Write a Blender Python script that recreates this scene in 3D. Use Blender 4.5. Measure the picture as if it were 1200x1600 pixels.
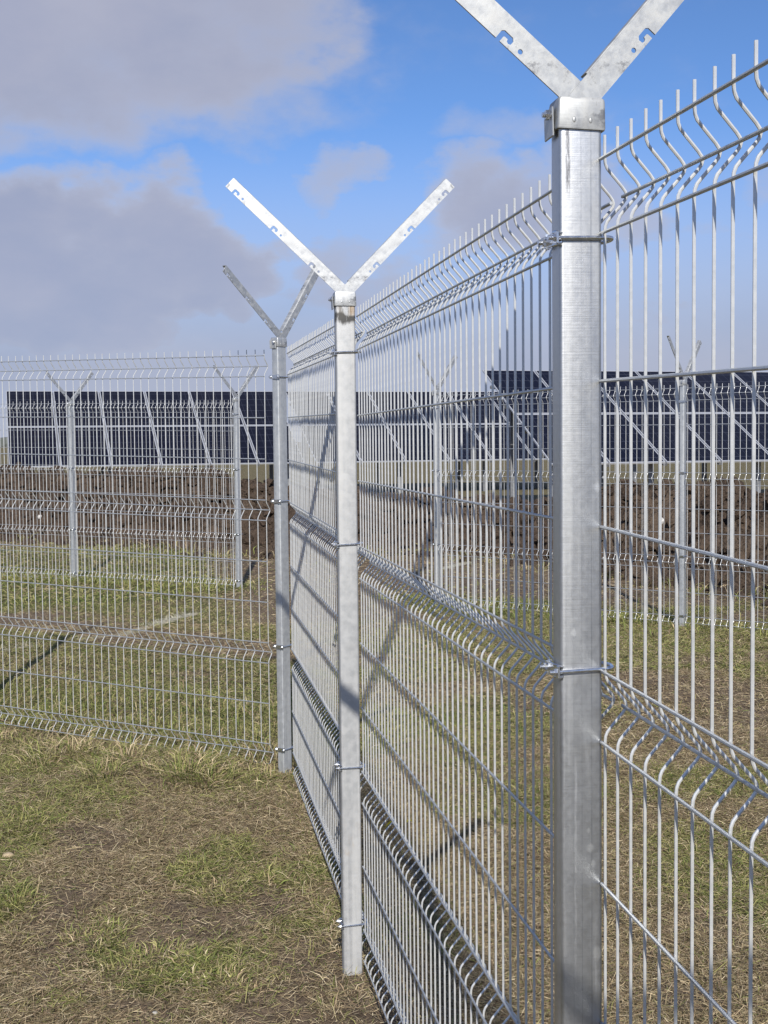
import bpy, bmesh, math, random
import numpy as np
from mathutils import Vector, Matrix, noise

for o in list(bpy.data.objects): bpy.data.objects.remove(o)
scene = bpy.context.scene
col = scene.collection
R = math.radians
random.seed(7); rng = np.random.default_rng(7)

# ------------------------------------------------------------------ camera
# world: +Y runs along the near fence away from the camera, x = 0 is the mesh plane of that fence
CAM = Vector((-0.5998, 0.0, 1.6561))
FWD = Vector((0.17052406, 0.98379602, -0.05537987))
yaw, pitch, roll = 0.17160, 0.05540, -0.010376
right = Vector((math.cos(yaw), -math.sin(yaw), 0)); up = right.cross(FWD)
RGT = math.cos(roll) * right + math.sin(roll) * up
UPV = -math.sin(roll) * right + math.cos(roll) * up
cd = bpy.data.cameras.new('camera'); cam = bpy.data.objects.new('camera', cd); col.objects.link(cam)
m = Matrix((RGT, UPV, -FWD)).transposed().to_4x4(); m.translation = CAM
cam.matrix_world = m
cd.sensor_fit = 'VERTICAL'; cd.sensor_height = 24.0; cd.lens = 2006.64 / 1600 * 24
cd.clip_start = 0.05; cd.clip_end = 6000
scene.camera = cam

# ------------------------------------------------------------------ light
SUN_AZ = 7.2        # heading of the light, degrees from +Y towards +X
SUN_EL = 34.0
world = bpy.data.worlds.new('World'); scene.world = world; world.use_nodes = True
sun_d = bpy.data.lights.new('sun', 'SUN'); sun_d.energy = 4.2; sun_d.angle = R(0.53); sun_d.color = (1.0, 0.95, 0.87)
sun = bpy.data.objects.new('sun', sun_d); col.objects.link(sun)
ldir = Vector((math.sin(R(SUN_AZ)) * math.cos(R(SUN_EL)), math.cos(R(SUN_AZ)) * math.cos(R(SUN_EL)), -math.sin(R(SUN_EL))))
sun.rotation_euler = ldir.to_track_quat('-Z', 'Y').to_euler(); sun.location = (-3, -8, 12)
vs = scene.view_settings
vs.view_transform = 'Standard'; vs.look = 'None'; vs.gamma = 1.0; vs.use_curve_mapping = False; vs.exposure = 0.2
scene.cycles.max_bounces = 5; scene.cycles.diffuse_bounces = 3; scene.cycles.glossy_bounces = 3; scene.cycles.caustics_reflective = False; scene.cycles.caustics_refractive = False

# pixel of the photograph -> direction (only used to aim the cloud bank and read ground points)
def pix_dir(x, y):
    d = FWD * 2006.64 + RGT * (x - 600) - UPV * (y - 800)
    return d.normalized()

def build_world():
    nt = world.node_tree; N = nt.nodes; L = nt.links; N.clear()
    out = N.new('ShaderNodeOutputWorld'); bg = N.new('ShaderNodeBackground'); L.new(bg.outputs[0], out.inputs[0])
    bg.inputs['Strength'].default_value = 0.088
    sky = N.new('ShaderNodeTexSky'); sky.sky_type = 'NISHITA'; sky.sun_disc = False
    sky.sun_elevation = R(SUN_EL); sky.sun_rotation = R(SUN_AZ + 180)
    sky.air_density = 0.72; sky.dust_density = 0.1; sky.ozone_density = 3.0; sky.altitude = 100
    tc = N.new('ShaderNodeTexCoord'); D = tc.outputs['Generated']
    def mth(op, a, b=None, c=None, clamp=False):
        n = N.new('ShaderNodeMath'); n.operation = op; n.use_clamp = clamp
        for i, v in enumerate((a, b, c)):
            if v is None: continue
            if isinstance(v, (int, float)): n.inputs[i].default_value = v
            else: L.new(v, n.inputs[i])
        return n.outputs[0]
    def vmth(op, a, b):
        n = N.new('ShaderNodeVectorMath'); n.operation = op
        for i, v in enumerate((a, b)):
            if isinstance(v, (tuple, Vector)): n.inputs[i].default_value = v
            else: L.new(v, n.inputs[i])
        return n
    def noi(vec, scale, det, rough, off=(0, 0, 0), lac=2.0):
        a = vmth('ADD', vec, off).outputs[0]
        n = N.new('ShaderNodeTexNoise'); n.inputs['Scale'].default_value = scale; n.inputs['Detail'].default_value = det
        n.inputs['Roughness'].default_value = rough; n.inputs['Lacunarity'].default_value = lac
        L.new(a, n.inputs['Vector']); return n.outputs[0]
    def sstep(v, a, b):
        n = N.new('ShaderNodeMapRange'); n.interpolation_type = 'SMOOTHSTEP'; L.new(v, n.inputs[0])
        n.inputs[1].default_value = a; n.inputs[2].default_value = b; return n.outputs[0]
    # stretch the vertical so banks look flattened
    mp = N.new('ShaderNodeMapping'); mp.inputs['Scale'].default_value = (1, 1, 1.7); L.new(D, mp.inputs[0]); P = mp.outputs[0]
    sep = N.new('ShaderNodeSeparateXYZ'); L.new(D, sep.inputs[0]); z = sep.outputs[2]
    big = noi(P, 3.1, 5, 0.55, (3.3, 1.7, 0.4))
    fine = noi(P, 13.0, 8, 0.60, (1.3, 7.7, 2.4))
    # the banks the photograph shows: centre pixel, half width (radians), half height, weight
    banks = [(120, 60, 0.150, 0.078, 0.60), (370, 20, 0.075, 0.050, 0.50), (200, 185, 0.15, 0.032, 0.30), (40, 440, 0.13, 0.062, 0.80), (180, 420, 0.085, 0.050, 0.75), (300, 400, 0.075, 0.048, 0.72), (370, 375, 0.035, 0.022, 0.5),
             (540, 282, 0.030, 0.015, 0.36), (540, 390, 0.048, 0.026, 0.50), (560, 450, 0.10, 0.03, 0.55), (800, 350, 0.070, 0.042, 0.58), (690, 430, 0.06, 0.03, 0.45), (800, 205, 0.05, 0.018, 0.28),
             (970, 320, 0.055, 0.040, 0.44), (1090, 420, 0.05, 0.03, 0.3), (1120, 560, 0.14, 0.055, 0.45), (1750, 260, 0.2, 0.09, 0.5), (-650, 330, 0.2, 0.1, 0.5)]
    # billowing outline: push the lookup direction about before testing the banks
    def wob(scale, det, amp, off):
        n = N.new('ShaderNodeTexNoise'); n.inputs['Scale'].default_value = scale; n.inputs['Detail'].default_value = det; n.inputs['Roughness'].default_value = 0.55
        L.new(vmth('ADD', P, off).outputs[0], n.inputs['Vector'])
        c = vmth('SUBTRACT', n.outputs['Color'], (0.5, 0.5, 0.5)).outputs[0]
        return vmth('MULTIPLY', c, (amp, amp, amp * 0.7)).outputs[0]
    DW = vmth('ADD', D, vmth('ADD', wob(7.0, 3, 0.17, (4.2, 0.3, 1.1)), wob(24.0, 5, 0.075, (0.2, 6.3, 3.1))).outputs[0]).outputs[0]
    acc = None
    for bx, by, hw, hh, w in banks:
        d = pix_dir(bx, by)
        e = vmth('SUBTRACT', DW, tuple(d)).outputs[0]
        hx = Vector((d.y, -d.x, 0)).normalized()
        a = mth('MULTIPLY', vmth('DOT_PRODUCT', e, tuple(hx)).outputs['Value'], 1 / hw)
        s2 = N.new('ShaderNodeSeparateXYZ'); L.new(e, s2.inputs[0])
        b = mth('MULTIPLY', s2.outputs[2], 1 / hh)
        r2 = mth('ADD', mth('MULTIPLY', a, a), mth('MULTIPLY', b, b))
        # only on the side the bank is on
        v = mth('MULTIPLY', mth('SUBTRACT', 1.0, sstep(r2, 0.0, 2.2)), w)
        v = mth('MULTIPLY', v, sstep(vmth('DOT_PRODUCT', D, tuple(d)).outputs['Value'], 0.2, 0.6))
        acc = v if acc is None else mth('MAXIMUM', acc, v)
    n1 = mth('MULTIPLY_ADD', big, 0.5, -0.25)
    n2 = mth('MULTIPLY_ADD', fine, 0.60, -0.30)
    field = mth('ADD', mth('ADD', acc, n1), n2)
    # general broken cloud over the rest of the sky
    fwdn = Vector((FWD.x, FWD.y, 0.12)).normalized()
    away = mth('SUBTRACT', 1.0, sstep(vmth('DOT_PRODUCT', D, tuple(fwdn)).outputs['Value'], 0.80, 0.93))
    field = mth('ADD', field, mth('MULTIPLY', away, 0.17))
    mask = sstep(field, 0.00, 0.60)
    low = mth('SUBTRACT', 1.0, sstep(z, 0.045, 0.25))
    mask = mth('MAXIMUM', mth('MULTIPLY', mask, 0.93), mth('MULTIPLY', low, 0.94))
    # cloud tone
    shade = noi(P, 6.0, 6, 0.55, (9.1, 0.7, 5.4))
    ramp = N.new('ShaderNodeValToRGB'); L.new(mth('ADD', mth('MULTIPLY', shade, 0.8), mth('MULTIPLY', fine, 0.25)), ramp.inputs[0])
    ramp.color_ramp.elements[0].position = 0.33; ramp.color_ramp.elements[0].color = (2.90, 3.38, 4.95, 1)
    ramp.color_ramp.elements[1].position = 0.68; ramp.color_ramp.elements[1].color = (4.15, 4.30, 5.45, 1)
    # thin sunlit margins are paler than the thick middles
    rim = N.new('ShaderNodeMix'); rim.data_type = 'RGBA'; rim.inputs['A'].default_value = (5.2, 5.2, 5.95, 1)
    L.new(mth('MAXIMUM', sstep(field, 0.22, 0.75), mth('MULTIPLY', low, 0.85)), rim.inputs['Factor']); L.new(ramp.outputs[0], rim.inputs['B'])
    mix = N.new('ShaderNodeMix'); mix.data_type = 'RGBA'
    L.new(mask, mix.inputs['Factor']); deep = N.new('ShaderNodeMix'); deep.data_type = 'RGBA'; deep.blend_type = 'MULTIPLY'; deep.inputs['Factor'].default_value = 1.0
    deep.inputs['B'].default_value = (0.92, 1.13, 1.38, 1); L.new(sky.outputs[0], deep.inputs['A'])
    L.new(deep.outputs['Result'], mix.inputs['A']); L.new(rim.outputs['Result'], mix.inputs['B'])
    L.new(mix.outputs['Result'], bg.inputs['Color'])
build_world()

# ------------------------------------------------------------------ helpers
def tag(o, label=None, cat=None, group=None, kind=None):
    if label: o['label'] = label
    if cat: o['category'] = cat
    if group: o['group'] = group
    if kind: o['kind'] = kind
    return o
def empty(name, loc=(0, 0, 0), rz=0.0):
    o = bpy.data.objects.new(name, None); col.objects.link(o); o.location = loc; o.rotation_euler = (0, 0, rz)
    o.empty_display_size = 0.1; return o
def link(name, mesh, parent=None, loc=(0, 0, 0), rot=(0, 0, 0)):
    o = bpy.data.objects.new(name, mesh); col.objects.link(o); o.location = loc; o.rotation_euler = rot
    if parent is not None: o.parent = parent
    return o
def mesh_from(bm, name, mat, smooth=False, angle=None):
    me = bpy.data.meshes.new(name)
    bmesh.ops.recalc_face_normals(bm, faces=bm.faces[:])
    if smooth:
        for f in bm.faces: f.smooth = True
        if angle:
            for e in bm.edges:
                if len(e.link_faces) == 2 and e.calc_face_angle(0) > angle: e.smooth = False
    bm.to_mesh(me); bm.free()
    for mt in (mat if isinstance(mat, (list, tuple)) else [mat]): me.materials.append(mt)
    return me
def add_box(bm, x0, x1, y0, y1, z0, z1, mi=0, M=None):
    vv = [bm.verts.new(v) for v in ((x0, y0, z0), (x1, y0, z0), (x1, y1, z0), (x0, y1, z0), (x0, y0, z1), (x1, y0, z1), (x1, y1, z1), (x0, y1, z1))]
    if M is not None:
        for v in vv: v.co = M @ v.co
    fs = []
    for q in ((0, 3, 2, 1), (4, 5, 6, 7), (0, 1, 5, 4), (1, 2, 6, 5), (2, 3, 7, 6), (3, 0, 4, 7)):
        f = bm.faces.new([vv[i] for i in q]); f.material_index = mi; fs.append(f)
    return vv, fs
def add_tube(bm, pts, rad, n=8, caps=True, mi=0):
    pts = [Vector(p) for p in pts]; rings = []
    t = (pts[1] - pts[0]).normalized()
    ref = Vector((0, 0, 1)) if abs(t.z) < 0.9 else Vector((1, 0, 0))
    nrm = (ref - t * ref.dot(t)).normalized()
    for i, p in enumerate(pts):
        if i == 0: tt = (pts[1] - p)
        elif i == len(pts) - 1: tt = (p - pts[i - 1])
        else: tt = (pts[i + 1] - pts[i]).normalized() + (p - pts[i - 1]).normalized()
        tt.normalize(); nrm = (nrm - tt * nrm.dot(tt)).normalized(); b = tt.cross(nrm)
        r = rad[i] if isinstance(rad, (list, tuple)) else rad
        rings.append([bm.verts.new(p + (nrm * math.cos(2 * math.pi * k / n) + b * math.sin(2 * math.pi * k / n)) * r) for k in range(n)])
    for a, b in zip(rings, rings[1:]):
        for k in range(n):
            f = bm.faces.new((a[k], a[(k + 1) % n], b[(k + 1) % n], b[k])); f.material_index = mi
    if caps:
        for rg in (list(reversed(rings[0])), rings[-1]):
            f = bm.faces.new(rg); f.material_index = mi
def rounded_tube_section(hx, hy, r, seg=4):
    pts = []
    for cx, cy, a0 in ((hx - r, hy - r, 0), (-hx + r, hy - r, 90), (-hx + r, -hy + r, 180), (hx - r, -hy + r, 270)):
        for k in range(seg + 1):
            a = R(a0 + 90 * k / seg); pts.append((cx + r * math.cos(a), cy + r * math.sin(a)))
    return pts

# ------------------------------------------------------------------ materials
def new_mat(name):
    mt = bpy.data.materials.new(name); mt.use_nodes = True
    nt = mt.node_tree; nt.nodes.clear()
    o = nt.nodes.new('ShaderNodeOutputMaterial'); b = nt.nodes.new('ShaderNodeBsdfPrincipled'); nt.links.new(b.outputs[0], o.inputs[0])
    return mt, nt, b, o
class NB:
    """small node helper"""
    def __init__(s, nt): s.nt = nt; s.N = nt.nodes; s.L = nt.links
    def coord(s, kind='Object'): return s.N.new('ShaderNodeTexCoord').outputs[kind]
    def map(s, v, scale=(1, 1, 1), loc=(0, 0, 0)):
        n = s.N.new('ShaderNodeMapping'); n.inputs['Scale'].default_value = scale; n.inputs['Location'].default_value = loc; s.L.new(v, n.inputs[0]); return n.outputs[0]
    def noise(s, v, scale, det=4, rough=0.55, dist=0.0):
        n = s.N.new('ShaderNodeTexNoise'); s.L.new(v, n.inputs['Vector']); n.inputs['Scale'].default_value = scale
        n.inputs['Detail'].default_value = det; n.inputs['Roughness'].default_value = rough; n.inputs['Distortion'].default_value = dist; return n.outputs[0]
    def voro(s, v, scale, feat='F1'):
        n = s.N.new('ShaderNodeTexVoronoi'); n.feature = feat; s.L.new(v, n.inputs['Vector']); n.inputs['Scale'].default_value = scale; return n
    def rng(s, v, a, b, c=0.0, d=1.0, smooth=True):
        n = s.N.new('ShaderNodeMapRange'); n.interpolation_type = 'SMOOTHSTEP' if smooth else 'LINEAR'; s.L.new(v, n.inputs[0])
        for i, x in enumerate((a, b, c, d)): n.inputs[i + 1].default_value = x
        return n.outputs[0]
    def m(s, op, a, b=None, c=None):
        n = s.N.new('ShaderNodeMath'); n.operation = op
        for i, v in enumerate((a, b, c)):
            if v is None: continue
            if isinstance(v, (int, float)): n.inputs[i].default_value = v
            else: s.L.new(v, n.inputs[i])
        return n.outputs[0]
    def mix(s, f, a, b):
        n = s.N.new('ShaderNodeMix'); n.data_type = 'RGBA'
        for k, v in (('Factor', f), ('A', a), ('B', b)):
            if isinstance(v, (int, float)): n.inputs[k].default_value = v
            elif isinstance(v, tuple): n.inputs[k].default_value = v + (1,)
            else: s.L.new(v, n.inputs[k])
        return n.outputs['Result']
    def bump(s, h, strength, dist, nrm=None):
        n = s.N.new('ShaderNodeBump'); n.inputs['Strength'].default_value = strength; n.inputs['Distance'].default_value = dist
        s.L.new(h, n.inputs['Height'])
        if nrm is not None: s.L.new(nrm, n.inputs['Normal'])
        return n.outputs[0]
    def xyz(s, v):
        n = s.N.new('ShaderNodeSeparateXYZ'); s.L.new(v, n.inputs[0]); return n.outputs

def galv(name, a, b, metal, rough, spang=45.0, oxide=0.35, extra=None, oxcol=(0.62, 0.63, 0.62), vary=0.03):
    """hot-dip galvanised steel: mottled zinc, pale oxide streaks, fine scratches"""
    mt, nt, bs, o = new_mat(name); g = NB(nt); oc = g.coord()
    n1 = g.noise(oc, spang, 3, 0.6); v = g.voro(oc, spang * 1.6).outputs['Color']
    vs_ = g.xyz(v)[0]
    f = g.m('ADD', g.m('MULTIPLY', n1, 0.88), g.m('MULTIPLY', vs_, 0.12))
    c = g.mix(g.rng(f, 0.3, 0.7), a, b)
    streak = g.noise(g.map(oc, (26, 26, 1.3)), 1.0, 5, 0.65)
    big = g.noise(g.map(oc, (38, 38, 1.1)), 1.0, 5, 0.65)
    ox = g.rng(g.m('ADD', g.m('MULTIPLY', streak, 0.5), g.m('MULTIPLY', big, 0.5)), 0.44, 0.62)
    ox = g.m('MULTIPLY', ox, oxide)
    c = g.mix(ox, c, oxcol)
    met = g.rng(ox, 0, 1, metal, metal * 0.4, False)
    rg = g.m('ADD', g.rng(n1, 0.3, 0.7, rough - vary, rough + vary), g.m('MULTIPLY', ox, 0.15))
    if extra: c, met, rg = extra(g, oc, c, met, rg)
    nt.links.new(c, bs.inputs['Base Color']); nt.links.new(met, bs.inputs['Metallic']); nt.links.new(rg, bs.inputs['Roughness'])
    hl = g.noise(g.map(oc, (9, 9, 420)), 1.0, 3, 0.7)
    c = g.mix(g.rng(hl, 0.5, 0.75, 0.0, 0.06), c, (0.30, 0.31, 0.32)); nt.links.new(c, bs.inputs['Base Color'])
    nt.links.new(g.bump(g.m('ADD', g.m('MULTIPLY', n1, 0.5), g.m('ADD', streak, g.m('MULTIPLY', hl, 0.5))), 0.16, 0.0015), bs.inputs['Normal'])
    return mt

def p1_extra(g, oc, c, met, rg):
    x, y, z = g.xyz(oc)
    wob = g.noise(g.map(oc, (8, 8, 2)), 3.0, 3)
    # rolled seams down the face
    for sx, w, k in ((0.000, 0.0012, 0.30), (0.014, 0.0016, 0.38), (-0.012, 0.0020, 0.12)):
        d = g.m('ABSOLUTE', g.m('SUBTRACT', x, sx))
        ln = g.m('MULTIPLY', g.m('SUBTRACT', 1.0, g.rng(d, 0.0, w)), g.rng(wob, 0.35, 0.6, 0.3 * k, k))
        c = g.mix(ln, c, (0.16, 0.18, 0.21))
    # long white scrape and drips low on the face
    sc = g.noise(g.map(oc, (150, 150, 20)), 1.0, 5, 0.7)
    d = g.m('ABSOLUTE', g.m('SUBTRACT', g.m('ADD', x, g.m('MULTIPLY', wob, 0.004)), -0.0075))
    zz = g.m('MULTIPLY', g.rng(z, 0.93, 0.99), g.m('SUBTRACT', 1.0, g.rng(z, 1.24, 1.28)))
    s1 = g.m('MULTIPLY', g.m('MULTIPLY', g.m('SUBTRACT', 1.0, g.rng(d, 0.0006, 0.0028)), zz), g.rng(sc, 0.38, 0.60))
    c = g.mix(g.m('MULTIPLY', s1, 0.85), c, (0.80, 0.81, 0.82))
    for bx, bz, r in ((0.009, 1.162, 0.004), (0.012, 1.137, 0.006), (0.016, 1.115, 0.005), (0.022, 1.64, 0.006), (-0.012, 1.44, 0.005), (0.022, 0.987, 0.009)):
        e = g.m('SQRT', g.m('ADD', g.m('POWER', g.m('SUBTRACT', x, bx), 2), g.m('MULTIPLY', g.m('POWER', g.m('SUBTRACT', z, bz), 2), 0.45)))
        e = g.m('ADD', e, g.m('MULTIPLY_ADD', sc, 0.008, -0.004))
        c = g.mix(g.m('MULTIPLY', g.m('SUBTRACT', 1.0, g.rng(e, r * 0.4, r)), 0.75), c, (0.82, 0.83, 0.83))
    # dark run under the cap by the near edge
    d = g.m('ABSOLUTE', g.m('SUBTRACT', g.m('ADD', x, g.m('MULTIPLY_ADD', wob, 0.012, -0.006)), -0.0195))
    zz = g.m('MULTIPLY', g.rng(z, 2.02, 2.05), g.rng(sc, 0.40, 0.56))
    c = g.mix(g.m('MULTIPLY', g.m('MULTIPLY', g.m('SUBTRACT', 1.0, g.rng(d, 0.001, 0.0048)), zz), 0.85), c, (0.09, 0.09, 0.10))
    return c, met, rg
def p2_extra(g, oc, c, met, rg):
    x, y, z = g.xyz(oc)
    wob = g.noise(g.map(oc, (30, 30, 12)), 1.0, 4, 0.65)
    st = g.noise(g.map(oc, (130, 60, 14)), 1.0, 5, 0.7)
    # burnt band below the cap, drips above it, a rust bloom on one side
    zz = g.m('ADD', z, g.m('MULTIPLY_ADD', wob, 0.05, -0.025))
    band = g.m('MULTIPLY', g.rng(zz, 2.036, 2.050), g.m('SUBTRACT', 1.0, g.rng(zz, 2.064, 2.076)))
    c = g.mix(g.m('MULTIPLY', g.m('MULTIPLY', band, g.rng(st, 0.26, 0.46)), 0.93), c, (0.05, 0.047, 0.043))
    drip = g.m('MULTIPLY', g.m('MULTIPLY', g.rng(zz, 2.055, 2.075), g.m('SUBTRACT', 1.0, g.rng(z, 2.14, 2.15))), g.rng(st, 0.48, 0.62))
    c = g.mix(g.m('MULTIPLY', drip, 0.75), c, (0.11, 0.095, 0.075))
    rust = g.m('MULTIPLY', g.m('MULTIPLY', g.rng(x, 0.004, 0.022), g.rng(zz, 2.06, 2.085)), g.rng(wob, 0.35, 0.6))
    c = g.mix(g.m('MULTIPLY', rust, 0.55), c, (0.42, 0.27, 0.12))
    rust2 = g.m('MULTIPLY', g.rng(wob, 0.58, 0.72), g.m('MULTIPLY', g.rng(z, 0.20, 0.26), g.m('SUBTRACT', 1.0, g.rng(z, 0.3, 0.55))))
    c = g.mix(g.m('MULTIPLY', rust2, 0.45), c, (0.50, 0.36, 0.20))
    return c, met, rg

M = {}
M['post_near'] = galv('galvanised_near_post', (0.52, 0.53, 0.54), (0.565, 0.575, 0.585), 1.0, 0.44, 110, 0.34, p1_extra, vary=0.015)
M['post_mid'] = galv('galvanised_weathered_post', (0.45, 0.46, 0.465), (0.545, 0.55, 0.55), 0.55, 0.52, 40, 0.6, p2_extra, (0.575, 0.575, 0.56))
M['post'] = galv('galvanised_post', (0.50, 0.52, 0.54), (0.61, 0.63, 0.64), 0.62, 0.46, 45, 0.4)
def smear(g, oc, c, met, rg):
    w = g.noise(g.map(oc, (30, 30, 30)), 1.0, 5, 0.7); w2 = g.noise(g.map(oc, (7, 7, 7), (2, 5, 1)), 1.0, 2)
    return g.mix(g.m('MULTIPLY', g.m('MULTIPLY', g.rng(w, 0.50, 0.62), g.rng(w2, 0.46, 0.58)), 0.75), c, (0.13, 0.135, 0.15)), met, rg
M['bracket'] = galv('galvanised_bracket', (0.46, 0.47, 0.475), (0.57, 0.58, 0.575), 0.7, 0.45, 50, 0.5, smear)
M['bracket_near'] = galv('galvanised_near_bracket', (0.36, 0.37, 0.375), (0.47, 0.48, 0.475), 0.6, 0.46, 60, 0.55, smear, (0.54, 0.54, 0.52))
M['wire'] = galv('galvanised_wire', (0.62, 0.63, 0.625), (0.73, 0.735, 0.72), 0.35, 0.36, 60, 0.25)
M['cross'] = galv('galvanised_cross_wire', (0.42, 0.44, 0.46), (0.52, 0.54, 0.55), 0.6, 0.42, 60, 0.2)
M['bolt'] = galv('bright_zinc_bolt', (0.62, 0.64, 0.67), (0.72, 0.74, 0.77), 0.95, 0.20, 80, 0.1)

# ------------------------------------------------------------------ the ground
def sm(a, b, t):
    t = np.clip((t - a) / (b - a), 0, 1); return t * t * (3 - 2 * t)
def ground_np(x, y):
    """gentle rise from the camera towards the far fence"""
    x = np.asarray(x, float); y = np.asarray(y, float)
    z = -0.055 + 0.025 * sm(1.0, 3.5, y) + 0.10 * sm(3.7, 6.6, y) + 0.02 * sm(7, 13, y)
    z = z + 0.010 * np.sin(x * 1.9 + 0.7 * y) * np.sin(1.3 * y - 0.6 * x + 1.0) + 0.006 * np.sin(4.1 * x + 1.1) * np.sin(3.7 * y + 0.4 * x)
    z = z + 0.05 * np.sin(x * 0.21 + 1.0) * np.sin(y * 0.17) * sm(14, 30, y)
    return z
def ground_z(x, y): return float(ground_np(x, y))

def ground_material(rough_soil=False):
    mt, nt, bs, o = new_mat('turned_soil' if rough_soil else 'grass_and_soil'); g = NB(nt); oc = g.coord('Object')
    fine = g.noise(oc, 38, 7, 0.72); mid = g.noise(oc, 6.5, 5, 0.6); clod = g.voro(oc, 26); big = g.noise(oc, 1.1, 4, 0.6)
    fv = g.m('ADD', g.m('MULTIPLY', fine, 0.65), g.m('MULTIPLY', mid, 0.35))
    if rough_soil:
        c = g.mix(g.rng(fv, 0.35, 0.68), (0.046, 0.033, 0.025), (0.125, 0.090, 0.066))
        c = g.mix(g.rng(big, 0.45, 0.7, 0, 0.6), c, (0.165, 0.125, 0.092))
        h = g.m('ADD', g.m('MULTIPLY', fine, 0.6), g.m('MULTIPLY', g.m('SUBTRACT', 1.0, clod.outputs['Distance']), 0.5))
        nt.links.new(g.bump(h, 1.0, 0.05), bs.inputs['Normal'])
    else:
        soil = g.mix(g.rng(fv, 0.36, 0.66), (0.11, 0.082, 0.057), (0.25, 0.19, 0.132))
        straw = g.mix(g.rng(fine, 0.42, 0.62), (0.10, 0.08, 0.043), (0.31, 0.25, 0.145))
        green = g.mix(g.rng(fine, 0.40, 0.64), (0.050, 0.060, 0.020), (0.16, 0.18, 0.058))
        at = g.N.new('ShaderNodeAttribute'); at.attribute_name = 'cover'; av = g.xyz(at.outputs['Vector'])
        # red: bare soil, green: live grass, blue: pale bleached straw
        s_ = g.m('ADD', av[0], g.m('MULTIPLY_ADD', mid, 0.8, -0.4))
        gr = g.m('ADD', av[1], g.m('MULTIPLY_ADD', mid, 0.8, -0.4))
        pl = g.m('ADD', av[2], g.m('MULTIPLY_ADD', fine, 1.0, -0.5))
        c = g.mix(g.rng(gr, 0.3, 0.75), straw, green)
        c = g.mix(g.rng(s_, 0.35, 0.7), c, soil)
        c = g.mix(g.rng(pl, 0.45, 0.75), c, (0.44, 0.41, 0.31))
        nt.links.new(g.bump(g.m('ADD', fine, g.m('MULTIPLY', mid, 0.7)), 0.8, 0.025), bs.inputs['Normal'])
    nt.links.new(c, bs.inputs['Base Color']); bs.inputs['Roughness'].default_value = 0.95; bs.inputs['Specular IOR Level'].default_value = 0.15
    return mt
M['ground'] = ground_material(); M['soil'] = ground_material(True)

# value noise used for the patches of soil, straw and grass, so mesh colours and blades agree
_perm = rng.random((64, 64))
def vnoise(x, y, s):
    x = np.asarray(x) * s + 31.7; y = np.asarray(y) * s + 17.3
    xi = np.floor(x).astype(int); yi = np.floor(y).astype(int); fx = x - xi; fy = y - yi
    fx = fx * fx * (3 - 2 * fx); fy = fy * fy * (3 - 2 * fy)
    a = _perm[xi % 64, yi % 64]; b = _perm[(xi + 1) % 64, yi % 64]; c = _perm[xi % 64, (yi + 1) % 64]; d = _perm[(xi + 1) % 64, (yi + 1) % 64]
    return (a * (1 - fx) + b * fx) * (1 - fy) + (c * (1 - fx) + d * fx) * fy
def fbm(x, y, s, o=4):
    v = 0; a = 0.5; t = 0
    for k in range(o): v = v + a * vnoise(x + 5.1 * k, y - 3.3 * k, s * 2 ** k); t += a; a *= 0.55
    return v / t
def seg_dist(x, y, pts):
    d = np.full(np.shape(x), 1e9)
    for (x0, y0), (x1, y1) in zip(pts, pts[1:]):
        dx, dy = x1 - x0, y1 - y0; t = np.clip(((x - x0) * dx + (y - y0) * dy) / (dx * dx + dy * dy), 0, 1)
        d = np.minimum(d, np.hypot(x - x0 - t * dx, y - y0 - t * dy))
    return d
def hitz(px, py, z=0.06):
    d = pix_dir(px, py); t = (z - CAM.z) / d.z; return CAM + d * t
BANG = R(-52.366); BDIR = Vector((math.sin(BANG), math.cos(BANG), 0)); BNRM = Vector((math.cos(BANG), -math.sin(BANG), 0)); BORG = Vector((0, 6.178, 0))
track = [tuple(hitz(*q)[:2]) for q in ((-260, 955), (0, 975), (110, 985), (260, 1005), (430, 1020), (520, 1030))]
track2 = [tuple(hitz(*q)[:2]) for q in ((330, 945), (400, 960), (440, 965), (520, 900), (600, 880))]
pale = [tuple(hitz(*q)[:2]) for q in ((130, 1003), (190, 995), (240, 982), (300, 963))]
pale2 = [tuple(hitz(*q)[:2]) for q in ((-60, 1028), (0, 1022), (50, 1012))]
pale3 = [tuple(hitz(*q)[:2]) for q in ((690, 893), (735, 880), (775, 871))]
CPOST = [(-1.60, 15.03), (0.21, 13.85), (1.97, 11.88), (3.69, 10.13)]
cov_spots_bare = [(hitz(*q, -0.03), r) for q, r in (((420, 1415), .16), ((240, 1470), .35), ((130, 1330), .30), ((330, 1455), .25), ((520, 1530), .30), ((590, 1570), .28), ((270, 1450), .2), ((150, 1350), .25), ((430, 1590), .3), ((100, 1420), .3))]
cov_spots_green = [(hitz(*q, -0.0), r) for q, r in (((290, 1500), .16), ((230, 1520), .16), ((310, 1370), .18), ((20, 1410), .15), ((340, 1490), .2), ((160, 1215), .30), ((40, 1290), .2), ((420, 1380), .2), ((30, 1220), .35), ((300, 1200), .4), ((500, 1360), .15), ((190, 1480), .2), ((360, 1340), .2))]
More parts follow.
